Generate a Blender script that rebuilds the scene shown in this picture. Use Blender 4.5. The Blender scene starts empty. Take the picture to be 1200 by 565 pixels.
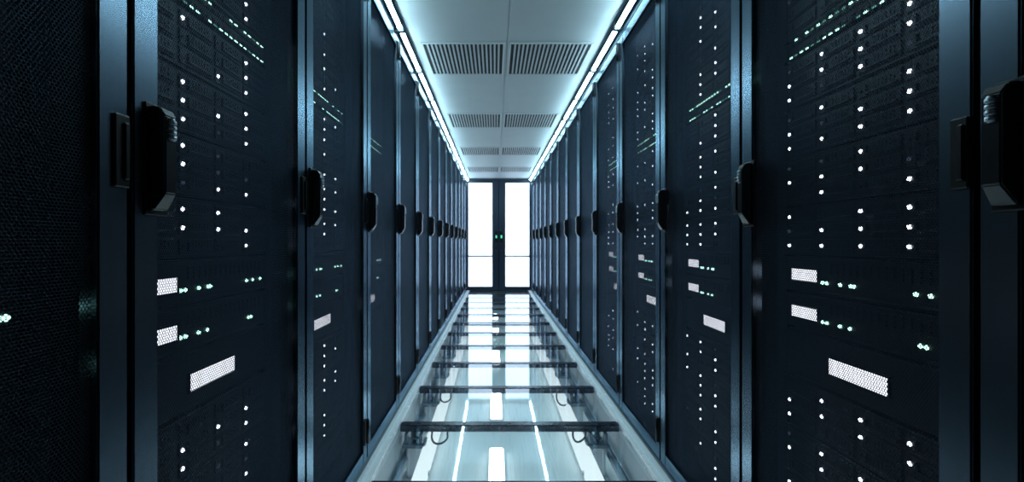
import bpy, bmesh, math, random
import numpy as np
from mathutils import Vector, Matrix

rnd = random.Random(7)
S = bpy.context.scene
COL = S.collection
PI = math.pi

# ------------------------------------------------------------------ layout (metres; glass floor top is z = 0)
XL, XR = -0.570, 0.730          # front planes of the two cabinet rows
XC = 0.08                       # middle of the aisle
PITCH, W = 0.6185, 0.6085       # cabinet spacing and cabinet width
Y0L, Y0R = 0.0495, 0.0300       # where the rows begin
NR = 14                         # cabinets per row
RTOP = 2.20                     # cabinet top
ZC = 2.30                       # ceiling
YEND = 8.722                    # end doors
SUB = -0.29                     # sub-floor under the glass
FACE = 0.080                    # equipment faces sit this far behind the doors

# ------------------------------------------------------------------ materials
def newmat(name):
    m = bpy.data.materials.new(name); m.use_nodes = True
    nt = m.node_tree
    for n in list(nt.nodes): nt.nodes.remove(n)
    out = nt.nodes.new('ShaderNodeOutputMaterial')
    return m, nt, out

def pbr(name, col, rough=.4, metal=0., spec=.5, noise=0., nscale=40., bump=0., stretch=None, tint=None):
    m, nt, out = newmat(name)
    b = nt.nodes.new('ShaderNodeBsdfPrincipled')
    b.inputs['Base Color'].default_value = (*col, 1)
    b.inputs['Roughness'].default_value = rough
    b.inputs['Metallic'].default_value = metal
    b.inputs['Specular IOR Level'].default_value = spec
    if tint: b.inputs['Specular Tint'].default_value = (*tint, 1)
    if noise or bump:
        tc = nt.nodes.new('ShaderNodeTexCoord')
        src = tc.outputs['Object']
        if stretch:
            mp = nt.nodes.new('ShaderNodeMapping'); mp.inputs['Scale'].default_value = stretch
            nt.links.new(src, mp.inputs['Vector']); src = mp.outputs['Vector']
        nz = nt.nodes.new('ShaderNodeTexNoise'); nz.inputs['Scale'].default_value = nscale
        nz.inputs['Detail'].default_value = 3
        nt.links.new(src, nz.inputs['Vector'])
        if noise:
            mr = nt.nodes.new('ShaderNodeMapRange')
            mr.inputs['To Min'].default_value = max(.02, rough - noise)
            mr.inputs['To Max'].default_value = min(1, rough + noise)
            nt.links.new(nz.outputs['Fac'], mr.inputs['Value'])
            nt.links.new(mr.outputs['Result'], b.inputs['Roughness'])
        if bump:
            bp = nt.nodes.new('ShaderNodeBump'); bp.inputs['Strength'].default_value = bump
            bp.inputs['Distance'].default_value = .002
            nt.links.new(nz.outputs['Fac'], bp.inputs['Height'])
            nt.links.new(bp.outputs['Normal'], b.inputs['Normal'])
    nt.links.new(b.outputs['BSDF'], out.inputs['Surface'])
    return m

def glow(name, col, power):
    m, nt, out = newmat(name)
    e = nt.nodes.new('ShaderNodeEmission')
    e.inputs['Color'].default_value = (*col, 1); e.inputs['Strength'].default_value = power
    nt.links.new(e.outputs['Emission'], out.inputs['Surface'])
    return m

def glass_mat(name, tint):
    m, nt, out = newmat(name)
    lw = nt.nodes.new('ShaderNodeLayerWeight'); lw.inputs['Blend'].default_value = .5
    p = nt.nodes.new('ShaderNodeMath'); p.operation = 'POWER'; p.inputs[1].default_value = 4.0
    k = nt.nodes.new('ShaderNodeMath'); k.operation = 'MULTIPLY_ADD'
    k.inputs[1].default_value = .93; k.inputs[2].default_value = .05
    tr = nt.nodes.new('ShaderNodeBsdfTransparent'); tr.inputs['Color'].default_value = (*tint, 1)
    gl = nt.nodes.new('ShaderNodeBsdfGlossy'); gl.inputs['Roughness'].default_value = .035
    gl.inputs['Color'].default_value = (.95, .98, 1, 1)
    mx = nt.nodes.new('ShaderNodeMixShader')
    nt.links.new(lw.outputs['Facing'], p.inputs[0]); nt.links.new(p.outputs[0], k.inputs[0])
    nt.links.new(k.outputs[0], mx.inputs['Fac'])
    nt.links.new(tr.outputs[0], mx.inputs[1]); nt.links.new(gl.outputs[0], mx.inputs[2])
    nt.links.new(mx.outputs[0], out.inputs['Surface'])
    return m

def ceiling_mat():
    m, nt, out = newmat('ceiling_panel')
    b = nt.nodes.new('ShaderNodeBsdfPrincipled')
    b.inputs['Roughness'].default_value = .55
    tc = nt.nodes.new('ShaderNodeTexCoord')
    nz = nt.nodes.new('ShaderNodeTexNoise'); nz.inputs['Scale'].default_value = 6; nz.inputs['Detail'].default_value = 4
    nt.links.new(tc.outputs['Object'], nz.inputs['Vector'])
    cr = nt.nodes.new('ShaderNodeValToRGB')
    cr.color_ramp.elements[0].color = (.47, .53, .56, 1); cr.color_ramp.elements[1].color = (.53, .59, .62, 1)
    nt.links.new(nz.outputs['Fac'], cr.inputs['Fac'])
    nt.links.new(cr.outputs['Color'], b.inputs['Base Color'])
    nt.links.new(b.outputs['BSDF'], out.inputs['Surface'])
    return m

M = dict(
    frame=pbr('door_frame_steel', (.100, .135, .172), .26, .95, .5, tint=(.68, .86, 1.0)),
    mesh=pbr('perforated_steel', (.024, .031, .042), .38, .85, .5, tint=(.58, .74, .95)),
    shell=pbr('cabinet_black', (.008, .009, .011), .16, 0, .5),
    black=pbr('black_plastic', (.003, .0035, .0045), .35, 0, .3, .06, 90),
    lever=pbr('handle_black', (.008, .010, .013), .20, 0, .6),
    dial=pbr('lock_steel', (.28, .32, .36), .3, 1),
    chassis=pbr('server_black', (.006, .007, .009), .42, 0, .5, .05, 50),
    caddy=pbr('caddy_black', (.009, .010, .013), .38, 0, .5),
    rail=pbr('rack_rail_zinc', (.03, .035, .042), .45, .5),
    alu=pbr('aluminium', (.90, .93, .95), .25, .05, .5, .08, 30),
    bar=pbr('dark_stringer', (.018, .026, .042), .28, .55, .6, .06, 30),
    ped=pbr('pedestal_zinc', (.45, .51, .55), .38, .4, .5, .06, 40),
    pedwhite=pbr('pedestal_pale', (.72, .77, .80), .45, .1),
    pipe=pbr('conduit_grey', (.16, .20, .24), .35, .6),
    cable=pbr('cable_dark', (.03, .045, .06), .45),
    sub=pbr('subfloor_paint', (.84, .90, .90), .30, 0, .6, .12, 8, 0, (14, .4, 1)),
    slab=pbr('floor_slab', (.35, .42, .46), .45, 0, .5, .1, 6),
    wall=pbr('dark_wall', (.05, .06, .07), .7, 0, .4, .1, 5),
    ceil=ceiling_mat(),
    ventw=pbr('vent_white', (.52, .57, .60), .5),
    ventb=pbr('vent_void', (.020, .028, .034), .8),
    doorf=pbr('door_navy', (.018, .030, .052), .35, .4, .5, .06, 40),
    tubeh=pbr('lamp_housing', (.02, .055, .08), .6, 0, .3),
    clip=pbr('lamp_clip', (.05, .08, .10), .4, .3),
    tube=glow('tube_light', (.57, .88, 1.0), 80.0),
    under=glow('underfloor_light', (.88, .97, 1.0), 14.0),
    side=glow('side_lamp_light', (.84, .96, 1.0), 1.3),
    pane=glow('lit_frosted_glass', (.62, .80, 1.0), 3.0),
    paneline=pbr('pane_joint', (.10, .13, .18), .5),
    led=glow('led_white', (.78, .85, 1.0), 6.0),
    dim=glow('led_dim', (.30, .34, .55), .16),
    green=glow('led_green', (.50, 1.0, .84), 3.6),
    greend=glow('led_green_dim', (.25, .75, .62), .5),
    lcd=glow('lcd_white', (.86, .90, 1.0), 1.9),
    door_led=glow('door_led_green', (.10, .85, .45), 1.2),
    glass=glass_mat('floor_glass', (.93, .975, .985)),
)

# ------------------------------------------------------------------ mesh helpers
def B(): return bmesh.new()

def box(bm, x0, x1, y0, y1, z0, z1, bev=0., mi=0, seg=1):
    r = bmesh.ops.create_cube(bm, size=1)
    vs = r['verts']
    for v in vs:
        v.co = Vector((x0 + (v.co.x + .5) * (x1 - x0), y0 + (v.co.y + .5) * (y1 - y0), z0 + (v.co.z + .5) * (z1 - z0)))
    fs = set(f for v in vs for f in v.link_faces)
    for f in fs: f.material_index = mi
    if bev:
        es = list(set(e for v in vs for e in v.link_edges))
        r = bmesh.ops.bevel(bm, geom=es, offset=bev, segments=seg, affect='EDGES', clamp_overlap=True)
        for f in r['faces']: f.material_index = mi

def cyl(bm, p0, p1, r, n=12, mi=0, r2=None):
    p0, p1 = Vector(p0), Vector(p1); d = p1 - p0
    q = d.to_track_quat('Z', 'Y').to_matrix().to_4x4()
    mat = Matrix.Translation((p0 + p1) / 2) @ q
    k = bmesh.ops.create_cone(bm, cap_ends=True, cap_tris=False, segments=n, radius1=r, radius2=r if r2 is None else r2, depth=d.length, matrix=mat)
    for f in set(f for v in k['verts'] for f in v.link_faces):
        f.material_index = mi; f.smooth = len(f.verts) == 4

def sweep(bm, pts, r, n=8, mi=0):
    pts = [Vector(p) for p in pts]; rings = []
    up = Vector((.13, .9, .31)).normalized()
    for i, p in enumerate(pts):
        t = (pts[min(i + 1, len(pts) - 1)] - pts[max(i - 1, 0)]).normalized()
        a = t.cross(up).normalized(); b = t.cross(a)
        rings.append([bm.verts.new(p + r * (math.cos(2 * PI * k / n) * a + math.sin(2 * PI * k / n) * b)) for k in range(n)])
    for i in range(len(rings) - 1):
        for k in range(n):
            f = bm.faces.new((rings[i][k], rings[i][(k + 1) % n], rings[i + 1][(k + 1) % n], rings[i + 1][k])); f.smooth = True; f.material_index = mi
    for ring in (rings[0], rings[-1][::-1]): bm.faces.new(ring)

def extrude_profile(bm, prof, y0, y1, mi=0):
    """closed x,z outline carried from y0 to y1"""
    a = [bm.verts.new((x, y0, z)) for x, z in prof]; b = [bm.verts.new((x, y1, z)) for x, z in prof]
    n = len(prof)
    for i in range(n):
        bm.faces.new((a[i], a[(i + 1) % n], b[(i + 1) % n], b[i])).material_index = mi
    bm.faces.new(a[::-1]).material_index = mi; bm.faces.new(b).material_index = mi

def data(name, bm, *mats):
    bmesh.ops.recalc_face_normals(bm, faces=bm.faces[:])
    me = bpy.data.meshes.new(name); bm.to_mesh(me); bm.free()
    for m in mats: me.materials.append(m)
    return me

def link(name, me, parent=None, loc=None):
    o = bpy.data.objects.new(name, me); COL.objects.link(o)
    if parent is not None: o.parent = parent
    if loc is not None: o.location = loc
    return o

def obj(name, bm, mats, parent=None, loc=None):
    if not isinstance(mats, (list, tuple)): mats = (mats,)
    return link(name, data(name, bm, *mats), parent, loc)

def tag(o, label=None, cat=None, group=None, kind=None):
    if label: o['label'] = label
    if cat: o['category'] = cat
    if group: o['group'] = group
    if kind: o['kind'] = kind
    return o

def thing(name, label, cat, loc=(0, 0, 0), rz=0., group=None):
    o = bpy.data.objects.new(name, None); COL.objects.link(o)
    o.empty_display_size = .05
    o.location = loc; o.rotation_euler = (0, 0, rz)
    return tag(o, label, cat, group)

KIDS = {}
def kids(o):
    return [c for c in o.children]

def copy_tree(o, parent=None):
    c = o.copy(); COL.objects.link(c)
    if parent is not None: c.parent = parent
    for ch in kids(o): copy_tree(ch, c)
    return c

def struct(name, bm, mats):
    o = obj(name, bm, mats); o['kind'] = 'structure'; return o

ORD = ['nearest', 'second', 'third', 'fourth', 'fifth', 'sixth', 'seventh', 'eighth', 'ninth', 'tenth', 'eleventh', 'twelfth', 'thirteenth', 'fourteenth']
ORD1 = ['first'] + ORD[1:]

# ------------------------------------------------------------------ room
WL, WR, YB = XL - 1.22, XR + 1.22, -1.6
b = B(); box(b, WL, WR, YB, YEND + .25, SUB - .08, SUB); struct('floor', b, M['sub'])
b = B(); box(b, WL, XL + .053, YB, YEND - .002, SUB, 0); struct('floor_left', b, M['slab'])
b = B(); box(b, XR - .053, WR, YB, YEND - .002, SUB, 0); struct('floor_right', b, M['slab'])
b = B(); box(b, WL - .1, WL, YB, YEND + .25, SUB - .08, ZC); struct('wall_left', b, M['wall'])
b = B(); box(b, WR, WR + .1, YB, YEND + .25, SUB - .08, ZC); struct('wall_right', b, M['wall'])
b = B(); box(b, WL - .1, WR + .1, YB - .1, YB, SUB - .08, ZC); struct('wall_back', b, M['wall'])
b = B()
DX0, DX1, DTOP = XL - .03, XR + .03, 2.275
box(b, WL, DX0, YEND, YEND + .15, SUB, ZC); box(b, DX1, WR, YEND, YEND + .15, SUB, ZC)
box(b, DX0, DX1, YEND, YEND + .15, DTOP, ZC); box(b, DX0, DX1, YEND, YEND + .15, SUB, -.002)
struct('wall_front', b, M['wall'])
# ceiling: two rows of plates with an open joint along the middle and cross joints
b = B()
box(b, WL - .1, WR + .1, YB - .1, YEND + .25, ZC + .012, ZC + .10)
for x0, x1 in ((WL - .1, XC - .0025), (XC + .0025, WR + .1)):
    y = YB - .1
    edges = [YB - .1] + [2.765 + 1.535 * k for k in range(-2, 4)] + [YEND + .25]
    for y0, y1 in zip(edges[:-1], edges[1:]):
        box(b, x0, x1, y0 + .001, y1 - .001, ZC, ZC + .0125)
struct('ceiling', b, (M['ceil'],))

# aluminium edge trims along the glass floor
def trim(name, x0, x1, inner):
    b = B()
    prof = [(x0, .0), (x0, .012), (x0 + .018, .012), (x0 + .020, .006), (x0 + .026, .006), (x0 + .028, .012), (x1, .012), (x1, 0)]
    extrude_profile(b, prof, .3, YEND - .004)
    struct(name, b, M['alu'])
trim('trim_1', XL + .002, XL + .053, 1)
trim('trim_2', XR - .053, XR - .002, -1)

# end doors: two leaves with lit frosted panes
def leaf(name, x0, x1, inner_left):
    y0, y1 = YEND + .02, YEND + .065
    zt, zb = DTOP - .006, .006
    si, so = .135, .028
    a0 = x0 + (si if inner_left else so); a1 = x1 - (so if inner_left else si)
    pz0, pz1 = .085, 2.205
    b = B()
    box(b, x0, a0, y0, y1, zb, zt, .003); box(b, a1, x1, y0, y1, zb, zt, .003)
    box(b, a0 - .002, a1 + .002, y0 + .001, y1, pz1, zt, .003); box(b, a0 - .002, a1 + .002, y0 + .001, y1, zb, pz0, .003)
    d = obj(name, b, M['doorf']); d['kind'] = 'structure'
    b = B(); box(b, a0, a1, y0 + .015, y0 + .03, pz0, pz1)
    obj('frosted_pane', b, M['pane'], d)
    b = B(); box(b, a0, a1, y0 + .008, y0 + .0148, .690, .722)
    obj('pane_bar', b, M['paneline'], d)
    xs = x0 + .05 if inner_left else x1 - .05
    b = B(); box(b, xs - .03, xs + .03, y0 - .012, y0, .98, 1.22, .006)
    h = obj('lock_case', b, M['black'], d)
    b = B(); box(b, xs - .014, xs + .014, y0 - .016, y0 - .011, 1.075, 1.135, .003)
    obj('indicator_light', b, M['door_led'], h)
    b = B(); sx = xs
    sweep(b, [(sx, y0 - .012, .82), (sx, y0 - .05, .83), (sx, y0 - .055, .86), (sx, y0 - .055, .94), (sx, y0 - .05, .965), (sx, y0 - .011, .975)], .009)
    obj('pull_handle', b, M['black'], d)
    return d
leaf('door_1', DX0 + .03, XC - .003, False)
leaf('door_2', XC + .003, DX1 - .03, True)
b = B()
box(b, DX0, DX0 + .028, YEND + .01, YEND + .1, 0, DTOP); box(b, DX1 - .028, DX1, YEND + .01, YEND + .1, 0, DTOP)
box(b, DX0 + .001, DX1 - .001, YEND + .01, YEND + .1, DTOP - .005, DTOP + .02)
struct('trim_3', b, M['doorf'])

# ------------------------------------------------------------------ cabinet parts (local: x right, y into the cabinet, front at y = 0)
def perforated(x0, x1, z0, z1, p=.0053, hole=.0044):
    """one honeycomb sheet with real hexagonal holes"""
    R = p / math.sqrt(3); r = hole / math.sqrt(3)
    nx = int((x1 - x0) / p); rowh = p * math.sqrt(3) / 2
    nz = int((z1 - z0 - 2 * R) / rowh)
    ang = np.radians(np.arange(6) * 60 + 30)
    i, j = np.meshgrid(np.arange(nx), np.arange(nz), indexing='ij')
    cx = (x0 + p * (.5 + i + .5 * (j % 2)) - .25 * p).ravel(); cz = (z0 + R + rowh * j).ravel()
    n = cx.size
    ox = cx[:, None] + R * np.cos(ang); oz = cz[:, None] + R * np.sin(ang)
    ix = cx[:, None] + r * np.cos(ang); iz = cz[:, None] + r * np.sin(ang)
    # weld shared corners (tolerant: snap to half-pitch / quarter-R lattice)
    kx = np.round((ox.ravel() - x0) / (p * .5) + .5).astype(np.int64); kz = np.round((oz.ravel() - z0) / (R * .5)).astype(np.int64)
    uniq, inv = np.unique(kx * 100000 + kz, return_inverse=True)
    ov = np.zeros((uniq.size, 2)); ov[inv, 0] = ox.ravel(); ov[inv, 1] = oz.ravel()
    inv = inv.reshape(n, 6)
    nin = uniq.size
    inn = nin + np.arange(n * 6).reshape(n, 6)
    co = np.zeros((nin + n * 6, 3), np.float32)
    co[:nin, 0] = ov[:, 0]; co[:nin, 2] = ov[:, 1]
    co[nin:, 0] = ix.ravel(); co[nin:, 2] = iz.ravel()
    nxt = np.roll(np.arange(6), -1)
    q = np.stack([inv, inv[:, nxt], inn[:, nxt], inn], axis=2).reshape(-1, 4)
    bk = inn + n * 6                                     # walls of the holes: the sheet is 0.9 mm thick
    back = co[nin:].copy(); back[:, 1] = .0009
    co = np.concatenate([co, back])
    q = np.concatenate([q, np.stack([inn, inn[:, nxt], bk[:, nxt], bk], axis=2).reshape(-1, 4)])
    me = bpy.data.meshes.new('mesh_panel')
    nf = q.shape[0]
    me.vertices.add(co.shape[0]); me.vertices.foreach_set('co', co.ravel())
    me.loops.add(nf * 4); me.loops.foreach_set('vertex_index', q.ravel().astype(np.int32))
    me.polygons.add(nf); me.polygons.foreach_set('loop_start', (np.arange(nf) * 4).astype(np.int32))
    me.update(calc_edges=True); me.validate()
    me.materials.append(M['mesh'])
    return me

FW = .050
def make_cabinet():
    t = thing('server_cabinet', None, 'server cabinet')
    b = B(); th = .006; d0, d1 = .036, 1.02
    box(b, 0, th, d0, d1, 0, RTOP - .001); box(b, W - th, W, d0, d1, 0, RTOP - .001)
    box(b, .0005, W - .0005, d0, d1, RTOP - .022, RTOP); box(b, .0005, W - .0005, d0, d1, .0005, .07)
    box(b, .0005, W - .0005, d1 - th, d1, 0.01, RTOP - .002)
    obj('cabinet_shell', b, M['shell'], t)
    b = B(); box(b, .008, W - .008, .030, .037, .0, .026, .002)
    obj('plinth', b, M['black'], t)
    for x0 in (.034, W - .062):
        b = B()
        box(b, x0, x0 + .028, FACE + .004, FACE + .012, .071, RTOP - .023)
        obj('mounting_rail', b, M['rail'], t)
    b = B(); box(b, .066, W - .066, FACE, FACE + .01, 2.078, RTOP - .023, .002)
    obj('blanking_panel', b, M['chassis'], t)
    b = B()
    z0, z1 = .030, RTOP - .006; y1 = .030
    box(b, .0, FW, 0, y1, z0, z1, .0025, 0, 2); box(b, W - FW, W, 0, y1, z0, z1, .0025, 0, 2)
    box(b, FW - .002, W - FW + .002, .001, y1, z1 - .055, z1, .002); box(b, FW - .002, W - FW + .002, .001, y1, z0, z0 + .055, .002)
    f = obj('door_frame', b, M['frame'], t)
    link('mesh_panel', MESH, f, (0, .012, 0))
    # swing handle: base plate, lever with raked ends, barrel lock
    b = B(); box(b, .018, .066, -.004, 0, 1.044, 1.229, .0015)
    h = obj('door_handle', b, M['black'], t)
    b = B()
    prof = [(1.224, -.004), (1.221, -.022), (1.208, -.029), (1.080, -.029), (1.053, -.012), (1.050, -.004)]
    x0, x1 = .024, .056
    A = [b.verts.new((x0 + (.004 if y < -.025 else 0), y, z)) for z, y in prof]; C = [b.verts.new((x1 - (.004 if y < -.025 else 0), y, z)) for z, y in prof]
    n = len(prof)
    for i in range(n): b.faces.new((A[i], A[(i + 1) % n], C[(i + 1) % n], C[i]))
    b.faces.new(A); b.faces.new(C[::-1])
    bmesh.ops.recalc_face_normals(b, faces=b.faces[:])
    bmesh.ops.bevel(b, geom=b.edges[:], offset=.002, segments=2, affect='EDGES')
    obj('lever', b, M['lever'], h)
    b = B()
    for k in range(4):
        cyl(b, (.041, -.0285, 1.170 + k * .0085), (.041, -.0285, 1.1765 + k * .0085), .0075, 14)
    cyl(b, (.041, -.0285, 1.168), (.041, -.0285, 1.206), .0055, 12)
    obj('lock_dial', b, M['dial'], h)
    b = B(); box(b, W - .028, W - .001, -.005, 0, 1.083, 1.194, .002); box(b, W - .015, W - .005, -.009, -.004, 1.095, 1.182, .002)
    obj('strike_plate', b, M['black'], t)
    for z in (.110, 2.068):
        b = B(); box(b, W - .040, W - .002, -.004, 0, z, z + .105, .0015)
        cyl(b, (W - .012, -.007, z), (W - .012, -.007, z + .105), .007, 12)
        obj('hinge', b, M['black'], t)
    return t

MESH = perforated(FW - .003, W - FW + .003, .080, RTOP - .055)
proto = make_cabinet()
cab = {}
for side in 'LR':
    for n in range(NR):
        o = proto if not cab else copy_tree(proto)
        s = 'left' if side == 'L' else 'right'
        if side == 'L':
            o.location = (XL, Y0L + PITCH * n + .005, 0); o.rotation_euler = (0, 0, PI / 2)
        else:
            o.location = (XR, Y0R + PITCH * (n + 1) - .005, 0); o.rotation_euler = (0, 0, -PI / 2)
        if n == 0: lb = f'nearest black perforated server cabinet of the {s} row, cut by the {s} edge'
        elif n == NR - 1: lb = f'last black perforated server cabinet of the {s} row, touching the bright end doors'
        else: lb = f'{ORD[n]} black perforated server cabinet from the near end of the {s} row'
        tag(o, lb, 'server cabinet', f'server cabinets in the {s} row')
        cab[side, n] = o

# ------------------------------------------------------------------ equipment
UNIT_C = [2.010, 1.878, 1.747, 1.616, 1.425, 1.293, 1.161, 1.029, .569, .438, .306, .172]     # middles of the storage servers
ROWS = [(.0385, 0), (0., 1), (-.0385, 2)]
COLS = [.0950, .2095, .3220, .4330]
SX0, SX1 = .078, .530
SH = .127

# lit drive lights, heights above eye level in mm, per column
ON = {
 ('R', 1): {0: [420, 383, 290, 253, 160, 68, -10, -425, -464, -556, -646], 1: [463, 425, 331, 255, 162, 122, 30, -10, -394, -431, -524, -562],
            2: [462, 425, 386, 293, 254, 200, 161, 68, 29, -9, -392, -430, -525, 616, 578], 3: [463, 424, 333, 294, 255, 121, 68, 28, -10, -393, -430, 578, 655]},
 ('L', 1): {1: [471, 337, 298, 257, 201, 166, 66, 28, -440, -480, 578], 2: [393, 300, 124, 68, 31, -438], 3: [624, 586, 472, 434, 394, 339, 300, 260, 126, 31, -10, -436, -474, -532, -610]},
 ('L', 2): {2: [786, 709, 655, 578, 463, 425, 386, 331, 254, 200, 161, 121, 68, 29, -393, -431, -470, -524, -562, -652, -694, -735],
            3: [616, 463, 254, 200, 121, 68, -431, -524, -562], 1: [463, 331, 200, 29], 0: [425, 68]},
 ('R', 2): {0: [121, 29, 68, -10, -393, -470, -524], 1: [878, 840, 786, 655, 616, 578, 386, 331, 293, 254, 161, 121, 68, 29, -10, -393, -431, -524, -562, -600, -652, -694, -787],
            2: [840, 786, 709, 655, 616, 463, 425, 386, 331, 254, 200, 121, 68, 29, -431, -470, -562, -600, -694, -735, -828, -868], 3: [425, 200, -470]},
}
def lit(rack, ui, r, c):
    """1 lit, 0 dim, -1 dark"""
    h = round((UNIT_C[ui] - 1 + ROWS[r][0]) * 1000)
    tab = ON.get(rack)
    if tab and (ui >= 3 or rack != ('R', 1)):
        if any(abs(h - v) < 14 for v in tab.get(c, [])): return 1
        return 0 if rnd.random() < .45 else -1
    return rnd.choice((1, 1, 1, 0, -1))

def led_data(name, mat, r=.0050):
    b = B(); cyl(b, (0, .001, 0), (0, -.0025, 0), r, 10, 0, r * .75)
    return data(name, b, mat)
LED = {1: led_data('status_led', M['led']), 0: led_data('status_led', M['dim'], .005), -1: led_data('status_led', M['black'], .004)}
def dash(mat, w=.0045, h=.0022):
    b = B(); box(b, -w, w, -.002, .001, -h, h, .0006); return data('port_light', b, mat)
PORT = {1: dash(M['green']), 0: dash(M['greend']), -1: dash(M['black'])}
GREEN = led_data('activity_light', M['green'], .0046)

def chassis_data(hh, kind):
    b = B()
    box(b, SX0, SX1, .0, .62, -hh / 2, hh / 2, .002)
    for x0, x1 in ((SX0 - .013, SX0 + .004), (SX1 - .004, SX1 + .013)):       # rack ears
        box(b, x0, x1, -.002, .003, -hh / 2 + .001, hh / 2 - .001, .001)
        for s in (-1, 1):
            x = (x0 + x1) / 2; cyl(b, (x, -.001, s * hh * .34), (x, -.0045, s * hh * .34), .0028, 8)
    if kind == 'display':                                                      # raised bezel ridges and grille fins
        box(b, SX0 + .004, SX1 - .004, -.0045, .001, -hh / 2 + .002, -hh / 2 + .007, .001)
        box(b, SX0 + .004, SX1 - .004, -.0045, .001, hh / 2 - .007, hh / 2 - .002, .001)
        for k in range(16):
            x = SX0 + .15 + k * .018
            box(b, x, x + .010, -.003, .001, .004, hh / 2 - .012, .0008)
    return data('chassis', b, M['chassis'])
CH_ST = chassis_data(SH, 'storage')
CH_SW = chassis_data(.046, 'switch')
CH_DS = chassis_data(.092, 'display')
CH_BIG = chassis_data(.122, 'storage')

def caddy_data():
    b = B()
    box(b, -.008, .094, -.004, .001, -.0165, .0165, .0015)
    box(b, .012, .088, -.0085, -.003, -.0125, -.0065, .0015)     # release lever
    box(b, .012, .018, -.0085, -.003, -.0125, .0100, .0015)
    for k in range(6): box(b, .030 + k * .009, .035 + k * .009, -.0052, -.003, -.002, .012)
    return data('drive_caddy', b, M['caddy'])
CADDY = caddy_data()
def jack_data():
    b = B()
    box(b, -.0085, .0085, -.003, .001, -.0065, .0055, .0008); box(b, -.0055, .0055, -.0045, -.0025, -.0045, .0018, .0006)
    return data('port_socket', b, M['caddy'])
JACK = jack_data()
def bez(w, h):
    b = B(); t = .004
    box(b, -w / 2 - t, w / 2 + t, -.006, .001, h / 2, h / 2 + t, .0008); box(b, -w / 2 - t, w / 2 + t, -.006, .001, -h / 2 - t, -h / 2, .0008)
    box(b, -w / 2 - t, -w / 2, -.006, .001, -h / 2 - t, h / 2 + t, .0008); box(b, w / 2, w / 2 + t, -.006, .001, -h / 2 - t, h / 2 + t, .0008)
    return data('screen_bezel', b, M['black'])
def scr(w, h):
    b = B(); box(b, -w / 2, w / 2, -.003, .001, -h / 2, h / 2); return data('display_screen', b, M['lcd'])
BEZ_S, SCR_S = bez(.093, .030), scr(.093, .030)
BEZ_B, SCR_B = bez(.156, .038), scr(.156, .038)

def place(t, rack, z):
    """put a unit (local frame of its cabinet) into cabinet RACK at height z"""
    c = cab[rack]; t.rotation_euler = c.rotation_euler
    m = Matrix.Translation(c.location) @ Matrix.Rotation(c.rotation_euler.z, 4, 'Z')
    t.location = m @ Vector((0, FACE, z))

def name_rack(rack):
    s = 'left' if rack[0] == 'L' else 'right'
    return f'{ORD[rack[1]]} {s} cabinet'

ST_POS = ['topmost', 'second from top', 'third from top', 'just above the switch', 'just below the switch', 'second below the switch', 'third below the switch',
          'just above the small screens', 'just below the wide screen', 'second below the wide screen', 'third below the wide screen', 'lowest']
def st_label(rack, ui):
    if rack == ('L', 3): return f'dark storage server behind mesh door, {ST_POS[ui]} in the {name_rack(rack)}'
    return f'storage server with white drive lights, {ST_POS[ui]} in the {name_rack(rack)}'
def grp(rack, what): return f'{what} in the {name_rack(rack)}'

def full_rack(rack):
    for ui, zc in enumerate(UNIT_C):
        t = thing('storage_server', st_label(rack, ui), 'server', group=grp(rack, 'storage servers')); place(t, rack, zc)
        link('chassis', CH_ST, t)
        for dz, r in ROWS:
            for c, x in enumerate(COLS):
                k = link('drive_caddy', CADDY, t, (x, 0, dz))
                link('status_led', LED[lit(rack, ui, r, c)], k, (.0, -.004, 0))
    t = thing('network_switch', f'black network switch with two rows of green lights in the {name_rack(rack)}', 'network switch', group='network switches'); place(t, rack, 1.5225)
    link('chassis', CH_SW, t)
    for row, z in enumerate((.0105, -.0125)):
        for k in range(22):
            x = .100 + k * .0195
            j = link('port_socket', JACK, t, (x, 0, z))
            v = rnd.choice((1, 1, 1, 0, -1))
            link('port_light', PORT[v], j, (0, -.003, .0085 if row == 0 else -.0095))
    for zc, where in ((.9155, 'upper'), (.818, 'lower')):
        t = thing('display_server', f'black server with a small lit white screen, {where} of two in the {name_rack(rack)}', 'server', group=grp(rack, 'small screen servers')); place(t, rack, zc)
        link('chassis', CH_DS, t)
        s = link('display_screen', SCR_S, t, (.1485, 0, -.0025)); link('screen_bezel', BEZ_S, s)
        xs = (.208, .2215, .262, .292, .300, .442, .470, .506) if where == 'upper' else (.208, .222, .262, .290, .450, .462)
        for x in xs: link('activity_light', GREEN, t, (x, -.001, -.0165))
    t = thing('wide_display_server', f'black server with a wide lit white screen in the {name_rack(rack)}', 'server', group='wide screen servers'); place(t, rack, .7035)
    link('chassis', CH_BIG, t)
    s = link('display_screen', SCR_B, t, (.309, 0, -.003)); link('screen_bezel', BEZ_B, s)

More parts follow.
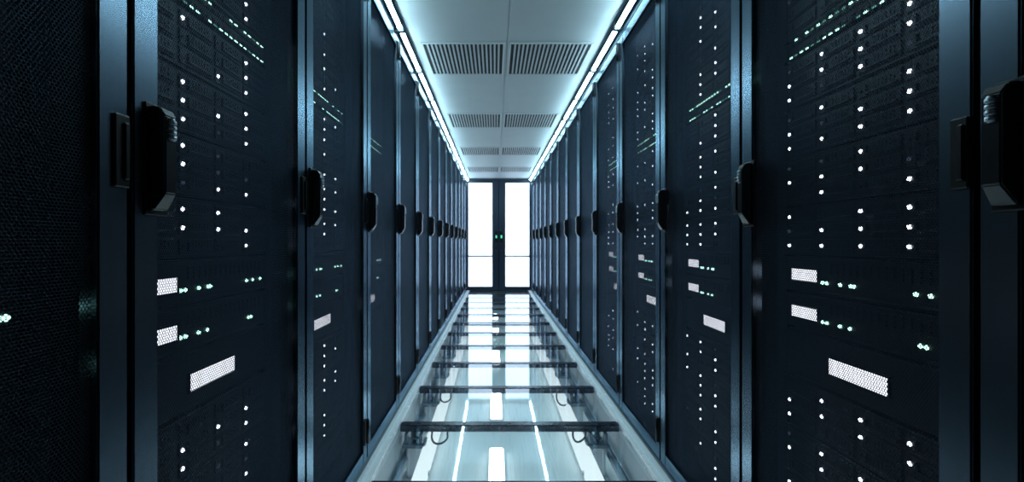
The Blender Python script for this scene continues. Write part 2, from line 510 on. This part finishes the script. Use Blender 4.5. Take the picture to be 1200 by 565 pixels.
def flat_storage(seed, lit_mix=(1, 1, 2, 0)):
    r = random.Random(seed); b = B()
    box(b, SX0, SX1, 0, .62, -SH / 2, SH / 2, .002)
    for dz, _ in ROWS:
        for x in COLS:
            box(b, x - .008, x + .094, -.004, .001, dz - .0165, dz + .0165, .0015)
            cyl(b, (x, -.003, dz), (x, -.0065, dz), .0055, 8, r.choice(lit_mix))
    return data('storage_server', b, M['chassis'], M['led'], M['dim'])
FLAT_ST = [flat_storage(k) for k in range(3)]
FLAT_OFF = [flat_storage(9, (0, 0, 0, 2)), flat_storage(10, (0, 0, 2, 2, 1))]
def flat_display(big, far_lights=True):
    b = B(); hh = .122 if big else .092
    box(b, SX0, SX1, 0, .62, -hh / 2, hh / 2, .002)
    if big: box(b, .231, .387, -.003, .001, -.022, .016, 0, 1)
    else:
        box(b, .102, .195, -.003, .001, -.0175, .0125, 0, 1)
        for x in (.208, .222, .262, .292, .442, .470) + ((.502, .511) if far_lights else ()): cyl(b, (x, .001, -.0165), (x, -.003, -.0165), .0046, 8, 2)
    return data('display_server', b, M['chassis'], M['lcd'], M['green'])
FLAT_D, FLAT_E, FLAT_B = flat_display(False), flat_display(False, False), flat_display(True)
def flat_switch():
    b = B(); box(b, SX0, SX1, 0, .4, -.023, .023, .002)
    for z in (.0185, -.0205 + .0):
        for k in range(22):
            if rnd.random() < .75: box(b, .0955 + k * .0195, .1045 + k * .0195, -.003, .001, z - .002, z + .002, 0, 1)
    return data('network_switch', b, M['chassis'], M['green'])
FLAT_S = flat_switch()

def plain_rack(rack):
    for ui, zc in enumerate(UNIT_C):
        t = tag(link('storage_server', FLAT_OFF[ui > 7] if rack == ('L', 3) else FLAT_ST[(ui + rack[1]) % 3]), st_label(rack, ui), 'server', grp(rack, 'storage servers')); place(t, rack, zc)
    t = tag(link('network_switch', FLAT_S), f'black network switch with two rows of green lights in the {name_rack(rack)}', 'network switch', 'network switches'); place(t, rack, 1.5225)
    for zc, where in ((.9155, 'upper'), (.818, 'lower')):
        t = tag(link('display_server', FLAT_D if where == 'upper' else FLAT_E), f'black server with a small lit white screen, {where} of two in the {name_rack(rack)}', 'server', grp(rack, 'small screen servers')); place(t, rack, zc)
    t = tag(link('wide_display_server', FLAT_B), f'black server with a wide lit white screen in the {name_rack(rack)}', 'server', 'wide screen servers'); place(t, rack, .7035)

for rk in (('L', 1), ('R', 1), ('L', 2), ('R', 2), ('R', 3)): full_rack(rk)
for rk in (('L', 0), ('L', 3), ('R', 4)): plain_rack(rk)

# ------------------------------------------------------------------ ceiling: tube lights and vents
def make_tube(sx):
    """sx = +1: the lamp on the left row (its lens faces the aisle)"""
    L = PITCH - .004
    t = thing('tube_light', None, 'ceiling light')
    b = B()
    prof = [(-.034, .072), (.034, .072), (.034, .064), (-.012, .058), (-.020, .040), (-.024, .012), (-.034, .010)]
    extrude_profile(b, [(x * sx, z) for x, z in prof], 0, L)
    obj('lamp_housing', b, M['tubeh'], t)
    b = B(); cyl(b, (.008 * sx, .012, .036), (.008 * sx, L - .012, .036), .0135, 24)
    for f in b.faces:                                    # metal heat sink on the upper back, lens on the side of the aisle
        nv = f.normal
        if nv.x * sx * .6 - nv.z * .8 < .50 or abs(nv.y) > .5: f.material_index = 1
    obj('lamp_tube', b, (M['tube'], M['tubeh']), t)
    for y in (.0, L - .012):
        b = B(); box(b, min(-.022 * sx, .031 * sx), max(-.022 * sx, .031 * sx), y, y + .0118, .012, .0635, .003)
        obj('end_clip', b, M['clip'], t)
    return t
for side, sx, xx, y0 in (('left', 1, XL + .001, Y0L), ('right', -1, XR - .001, Y0R)):
    pr = None
    for n in range(2, NR):
        o = make_tube(sx) if pr is None else copy_tree(pr)
        pr = pr or o
        o.location = (xx, y0 + PITCH * n + .002, ZC - .0735)
        tag(o, f'glowing white tube light above the {ORD[n] if n < NR - 1 else "last"} {side} cabinet', 'ceiling light', f'tube lights along the {side} ceiling edge')

def make_vent():
    t = thing('ceiling_vent', None, 'air vent')
    w, l = .275, .262
    b = B()
    box(b, -w, w, -l, -l + .012, -.006, 0, .001); box(b, -w, w, l - .012, l, -.006, 0, .001)
    box(b, -w, -w + .012, -l, l, -.006, 0, .001); box(b, w - .012, w, -l, l, -.006, 0, .001)
    obj('vent_frame', b, M['ventw'], t)
    b = B(); box(b, -w + .011, w - .011, -l + .011, l - .011, -.0012, -.0002)
    obj('vent_backing', b, M['ventb'], t)
    b = B(); n = 19; p = (2 * w - .024) / n
    for k in range(n - 1):
        x = -w + .012 + p * (k + 1)
        box(b, x - .0062, x + .0062, -l + .012, l - .012, -.0055, -.001)
    obj('louvre', b, M['ventw'], t)
    return t
pv = None
for k in range(4):
    for s, dx in (('left', -.2895), ('right', .2895)):
        o = make_vent() if pv is None else copy_tree(pv)
        pv = pv or o
        o.location = (XC + dx, 3.045 + 1.535 * k, ZC)
        tag(o, f'slotted white ceiling vent, {s} one of the {ORD[k] if k < 3 else "farthest"} pair', 'air vent', 'slotted ceiling vents')

# ------------------------------------------------------------------ glass floor, stringers, pedestals, pipes
FX0, FX1 = XL + .0545, XR - .0545
TP = .588; BY0 = 1.757
bars = [BY0 + TP * k for k in range(-1, 12)]
pb = None
for i, y in enumerate(bars):
    if i == 0: continue                                  # lies wholly outside the view
    if pb is None:
        b = B()
        box(b, FX0, FX1, -.026, .026, -.034, .003, .003, 0, 2)
        for x in np.linspace(FX0 + .1, FX1 - .1, 5): cyl(b, (x, 0, .002), (x, 0, .0045), .006, 8)
        pb = obj('floor_crossbar', b, M['bar']); o = pb
    else:
        o = pb.copy(); COL.objects.link(o)
    o.location = (0, y, 0)
    n = i - 1
    tag(o, 'dark floor crossbar nearest of all, along the bottom edge' if n <= 0 else f'{ORD1[n + 0]} dark crossbar between glass floor tiles, counted from the near end', 'floor bar', 'dark crossbars of the glass floor')
ends = [y for y in bars] + [YEND - .030]
pt = None
for i, (a, c) in enumerate(zip(ends[:-1], ends[1:])):
    y0, y1 = a + .028, c - .028 if i < len(ends) - 2 else YEND - .006
    b = B(); box(b, FX0, FX1, y0, y1, -.014, 0, .001)
    o = obj('glass_floor_tile', b, M['glass'])
    o['label'] = f'clear glass floor tile beyond the {ORD1[max(i - 1, 0)]} crossbar' if i else 'clear glass floor tile nearest of all, at the bottom edge'
    tag(o, None, 'floor tile', 'glass floor tiles')

def make_pedestal(s):
    t = thing('floor_pedestal', None, 'floor pedestal')
    b = B(); box(b, -.060, .060, -.055, .055, 0, .006, .001)
    for x in (-.045, .045):
        for y in (-.04, .04): cyl(b, (x, y, .006), (x, y, .012), .007, 6)
    obj('base_plate', b, M['ped'], t)
    b = B(); box(b, -.034, .034, -.026, .026, .006, .175, .003)
    box(b, -.040, -.026, -.031, .031, .02, .165, .002); box(b, .026, .040, -.031, .031, .02, .165, .002)
    obj('post', b, M['ped'], t)
    b = B()
    box(b, -.062, .062, -.052, .052, .176, .196, .004); box(b, -.050, -.030, -.040, .040, .196, .252, .003); box(b, .030, .050, -.040, .040, .196, .252, .003)
    cyl(b, (0, 0, .19), (0, 0, .252), .013, 12); cyl(b, (0, 0, .212), (0, 0, .224), .024, 6)
    obj('bracket_head', b, M['pipe'], t)
    return t
for side, s, x in (('left', 1, XC - .520), ('right', -1, XC + .480)):
    pp = None
    for i, y in enumerate(bars[1:]):
        o = make_pedestal(s) if pp is None else copy_tree(pp)
        pp = pp or o
        o.location = (x, y, SUB)
        tag(o, f'grey metal floor pedestal under the {side} end of the {ORD1[i]} crossbar', 'floor pedestal', f'floor pedestals on the {side}')
for side, x in (('left', XC - .545 - .025), ('right', XC + .560)):
    b = B(); sweep(b, [(x, .6, SUB + .11), (x, 4, SUB + .11), (x, YEND - .05, SUB + .11)], .021, 12)
    for y in bars[1:]:
        box(b, x - .025, x + .025, y + .25, y + .275, SUB + .085, SUB + .135, .004)
        box(b, x - .008, x + .008, y + .255, y + .27, SUB, SUB + .09)
    tag(obj('conduit_pipe', b, M['pipe']), f'grey conduit pipe running below the glass along the {side} cabinets', 'pipe', 'underfloor pipes')

def loop(name, label, x, y, r, ang0=-.2, ang1=3.4):
    b = B()
    pts = [(x + r * math.cos(a), y + .01 * math.sin(2 * a), -.062 - r * .2 - r * math.sin(a)) for a in np.linspace(ang0, ang1, 20)]
    sweep(b, [(pts[0][0] + .002, y, -.0345)] + pts + [(pts[-1][0], y, -.0345)], .0055, 8)
    tag(obj(name, b, M['cable']), label, 'cable', 'cable loops under the crossbars')
loop('cable_loop', 'dark cable loop hanging below the second crossbar beside the left pedestal', XC - .385, bars[2] + .01, .044)
loop('cable_loop', 'dark cable loop hanging below the third crossbar beside the left pedestal', XC - .42, bars[3] + .01, .036)
loop('cable_loop', 'dark cable loop hanging below the second crossbar beside the right pedestal', XC + .385, bars[2] + .01, .035)
loop('cable_loop', 'dark cable loop hanging below the third crossbar beside the right pedestal', XC + .40, bars[3] + .01, .055)

# upright lamp panels standing on the sub-floor inside the pedestals, one per floor tile
for side, s, x in (('left', 1, XC - .455), ('right', -1, XC + .415)):
    pp = None
    for i, y in enumerate(bars[:-1]):
        if pp is None:
            pp = o = thing('underfloor_side_lamp', None, 'floor light')
            b = B(); box(b, -.014, .014, .02, TP - .02, 0, .012, .002)
            obj('lamp_base', b, M['alu'], o)
            b = B(); box(b, -.013, .013, .036, TP - .036, .0125, .190, .004)
            obj('diffuser', b, M['side'], o)
        else: o = copy_tree(pp)
        o.location = (x, y, SUB)
        tag(o, f'upright white lamp panel under the glass on the {side}, beyond the {ORD1[max(i - 1, 0)]} crossbar' if i else f'upright white lamp panel under the nearest glass tile on the {side}', 'floor light', f'lamp panels under the glass on the {side}')

# lamps on the sub-floor, on the middle line
for i, (y0, y1) in enumerate(((2.22, 2.62), (3.06, 3.66), (4.42, 4.95), (5.75, 6.25), (7.0, 7.5))):
    t = thing('underfloor_lamp', f'white strip lamp under the glass floor on the middle line, {ORD[i]} one', 'floor light', (XC - .07, y0, SUB), 0, 'lamps under the glass floor')
    b = B(); box(b, -.048, .048, 0, y1 - y0, 0, .018, .004)
    obj('lamp_base', b, M['alu'], t)
    b = B(); box(b, -.041, .041, .008, y1 - y0 - .008, .018, .030, .005, 0, 2)
    obj('diffuser', b, M['under'], t)

# ------------------------------------------------------------------ camera and look
cd = bpy.data.cameras.new('camera'); co = bpy.data.objects.new('camera', cd); COL.objects.link(co)
co.location = (0, 0, 1.0); co.rotation_euler = (PI / 2, 0, 0)
cd.sensor_width = 36; cd.lens = 15.0
cd.shift_x = 20 / 1200; cd.shift_y = 1 / 1200
cd.clip_start = .02
cd.dof.use_dof = True; cd.dof.focus_distance = 1.15; cd.dof.aperture_fstop = 4.0
S.camera = co

w = bpy.data.worlds.new('World'); S.world = w; w.use_nodes = True
w.node_tree.nodes['Background'].inputs['Color'].default_value = (.4, .6, 1, 1)
w.node_tree.nodes['Background'].inputs['Strength'].default_value = .0

S.view_settings.view_transform = 'Standard'; S.view_settings.look = 'None'
S.view_settings.gamma = 1; S.view_settings.use_curve_mapping = False
S.view_settings.exposure = 0.0
S.cycles.use_denoising = True
S.cycles.sample_clamp_indirect = 4
S.cycles.max_bounces = 8
S.cycles.transparent_max_bounces = 16
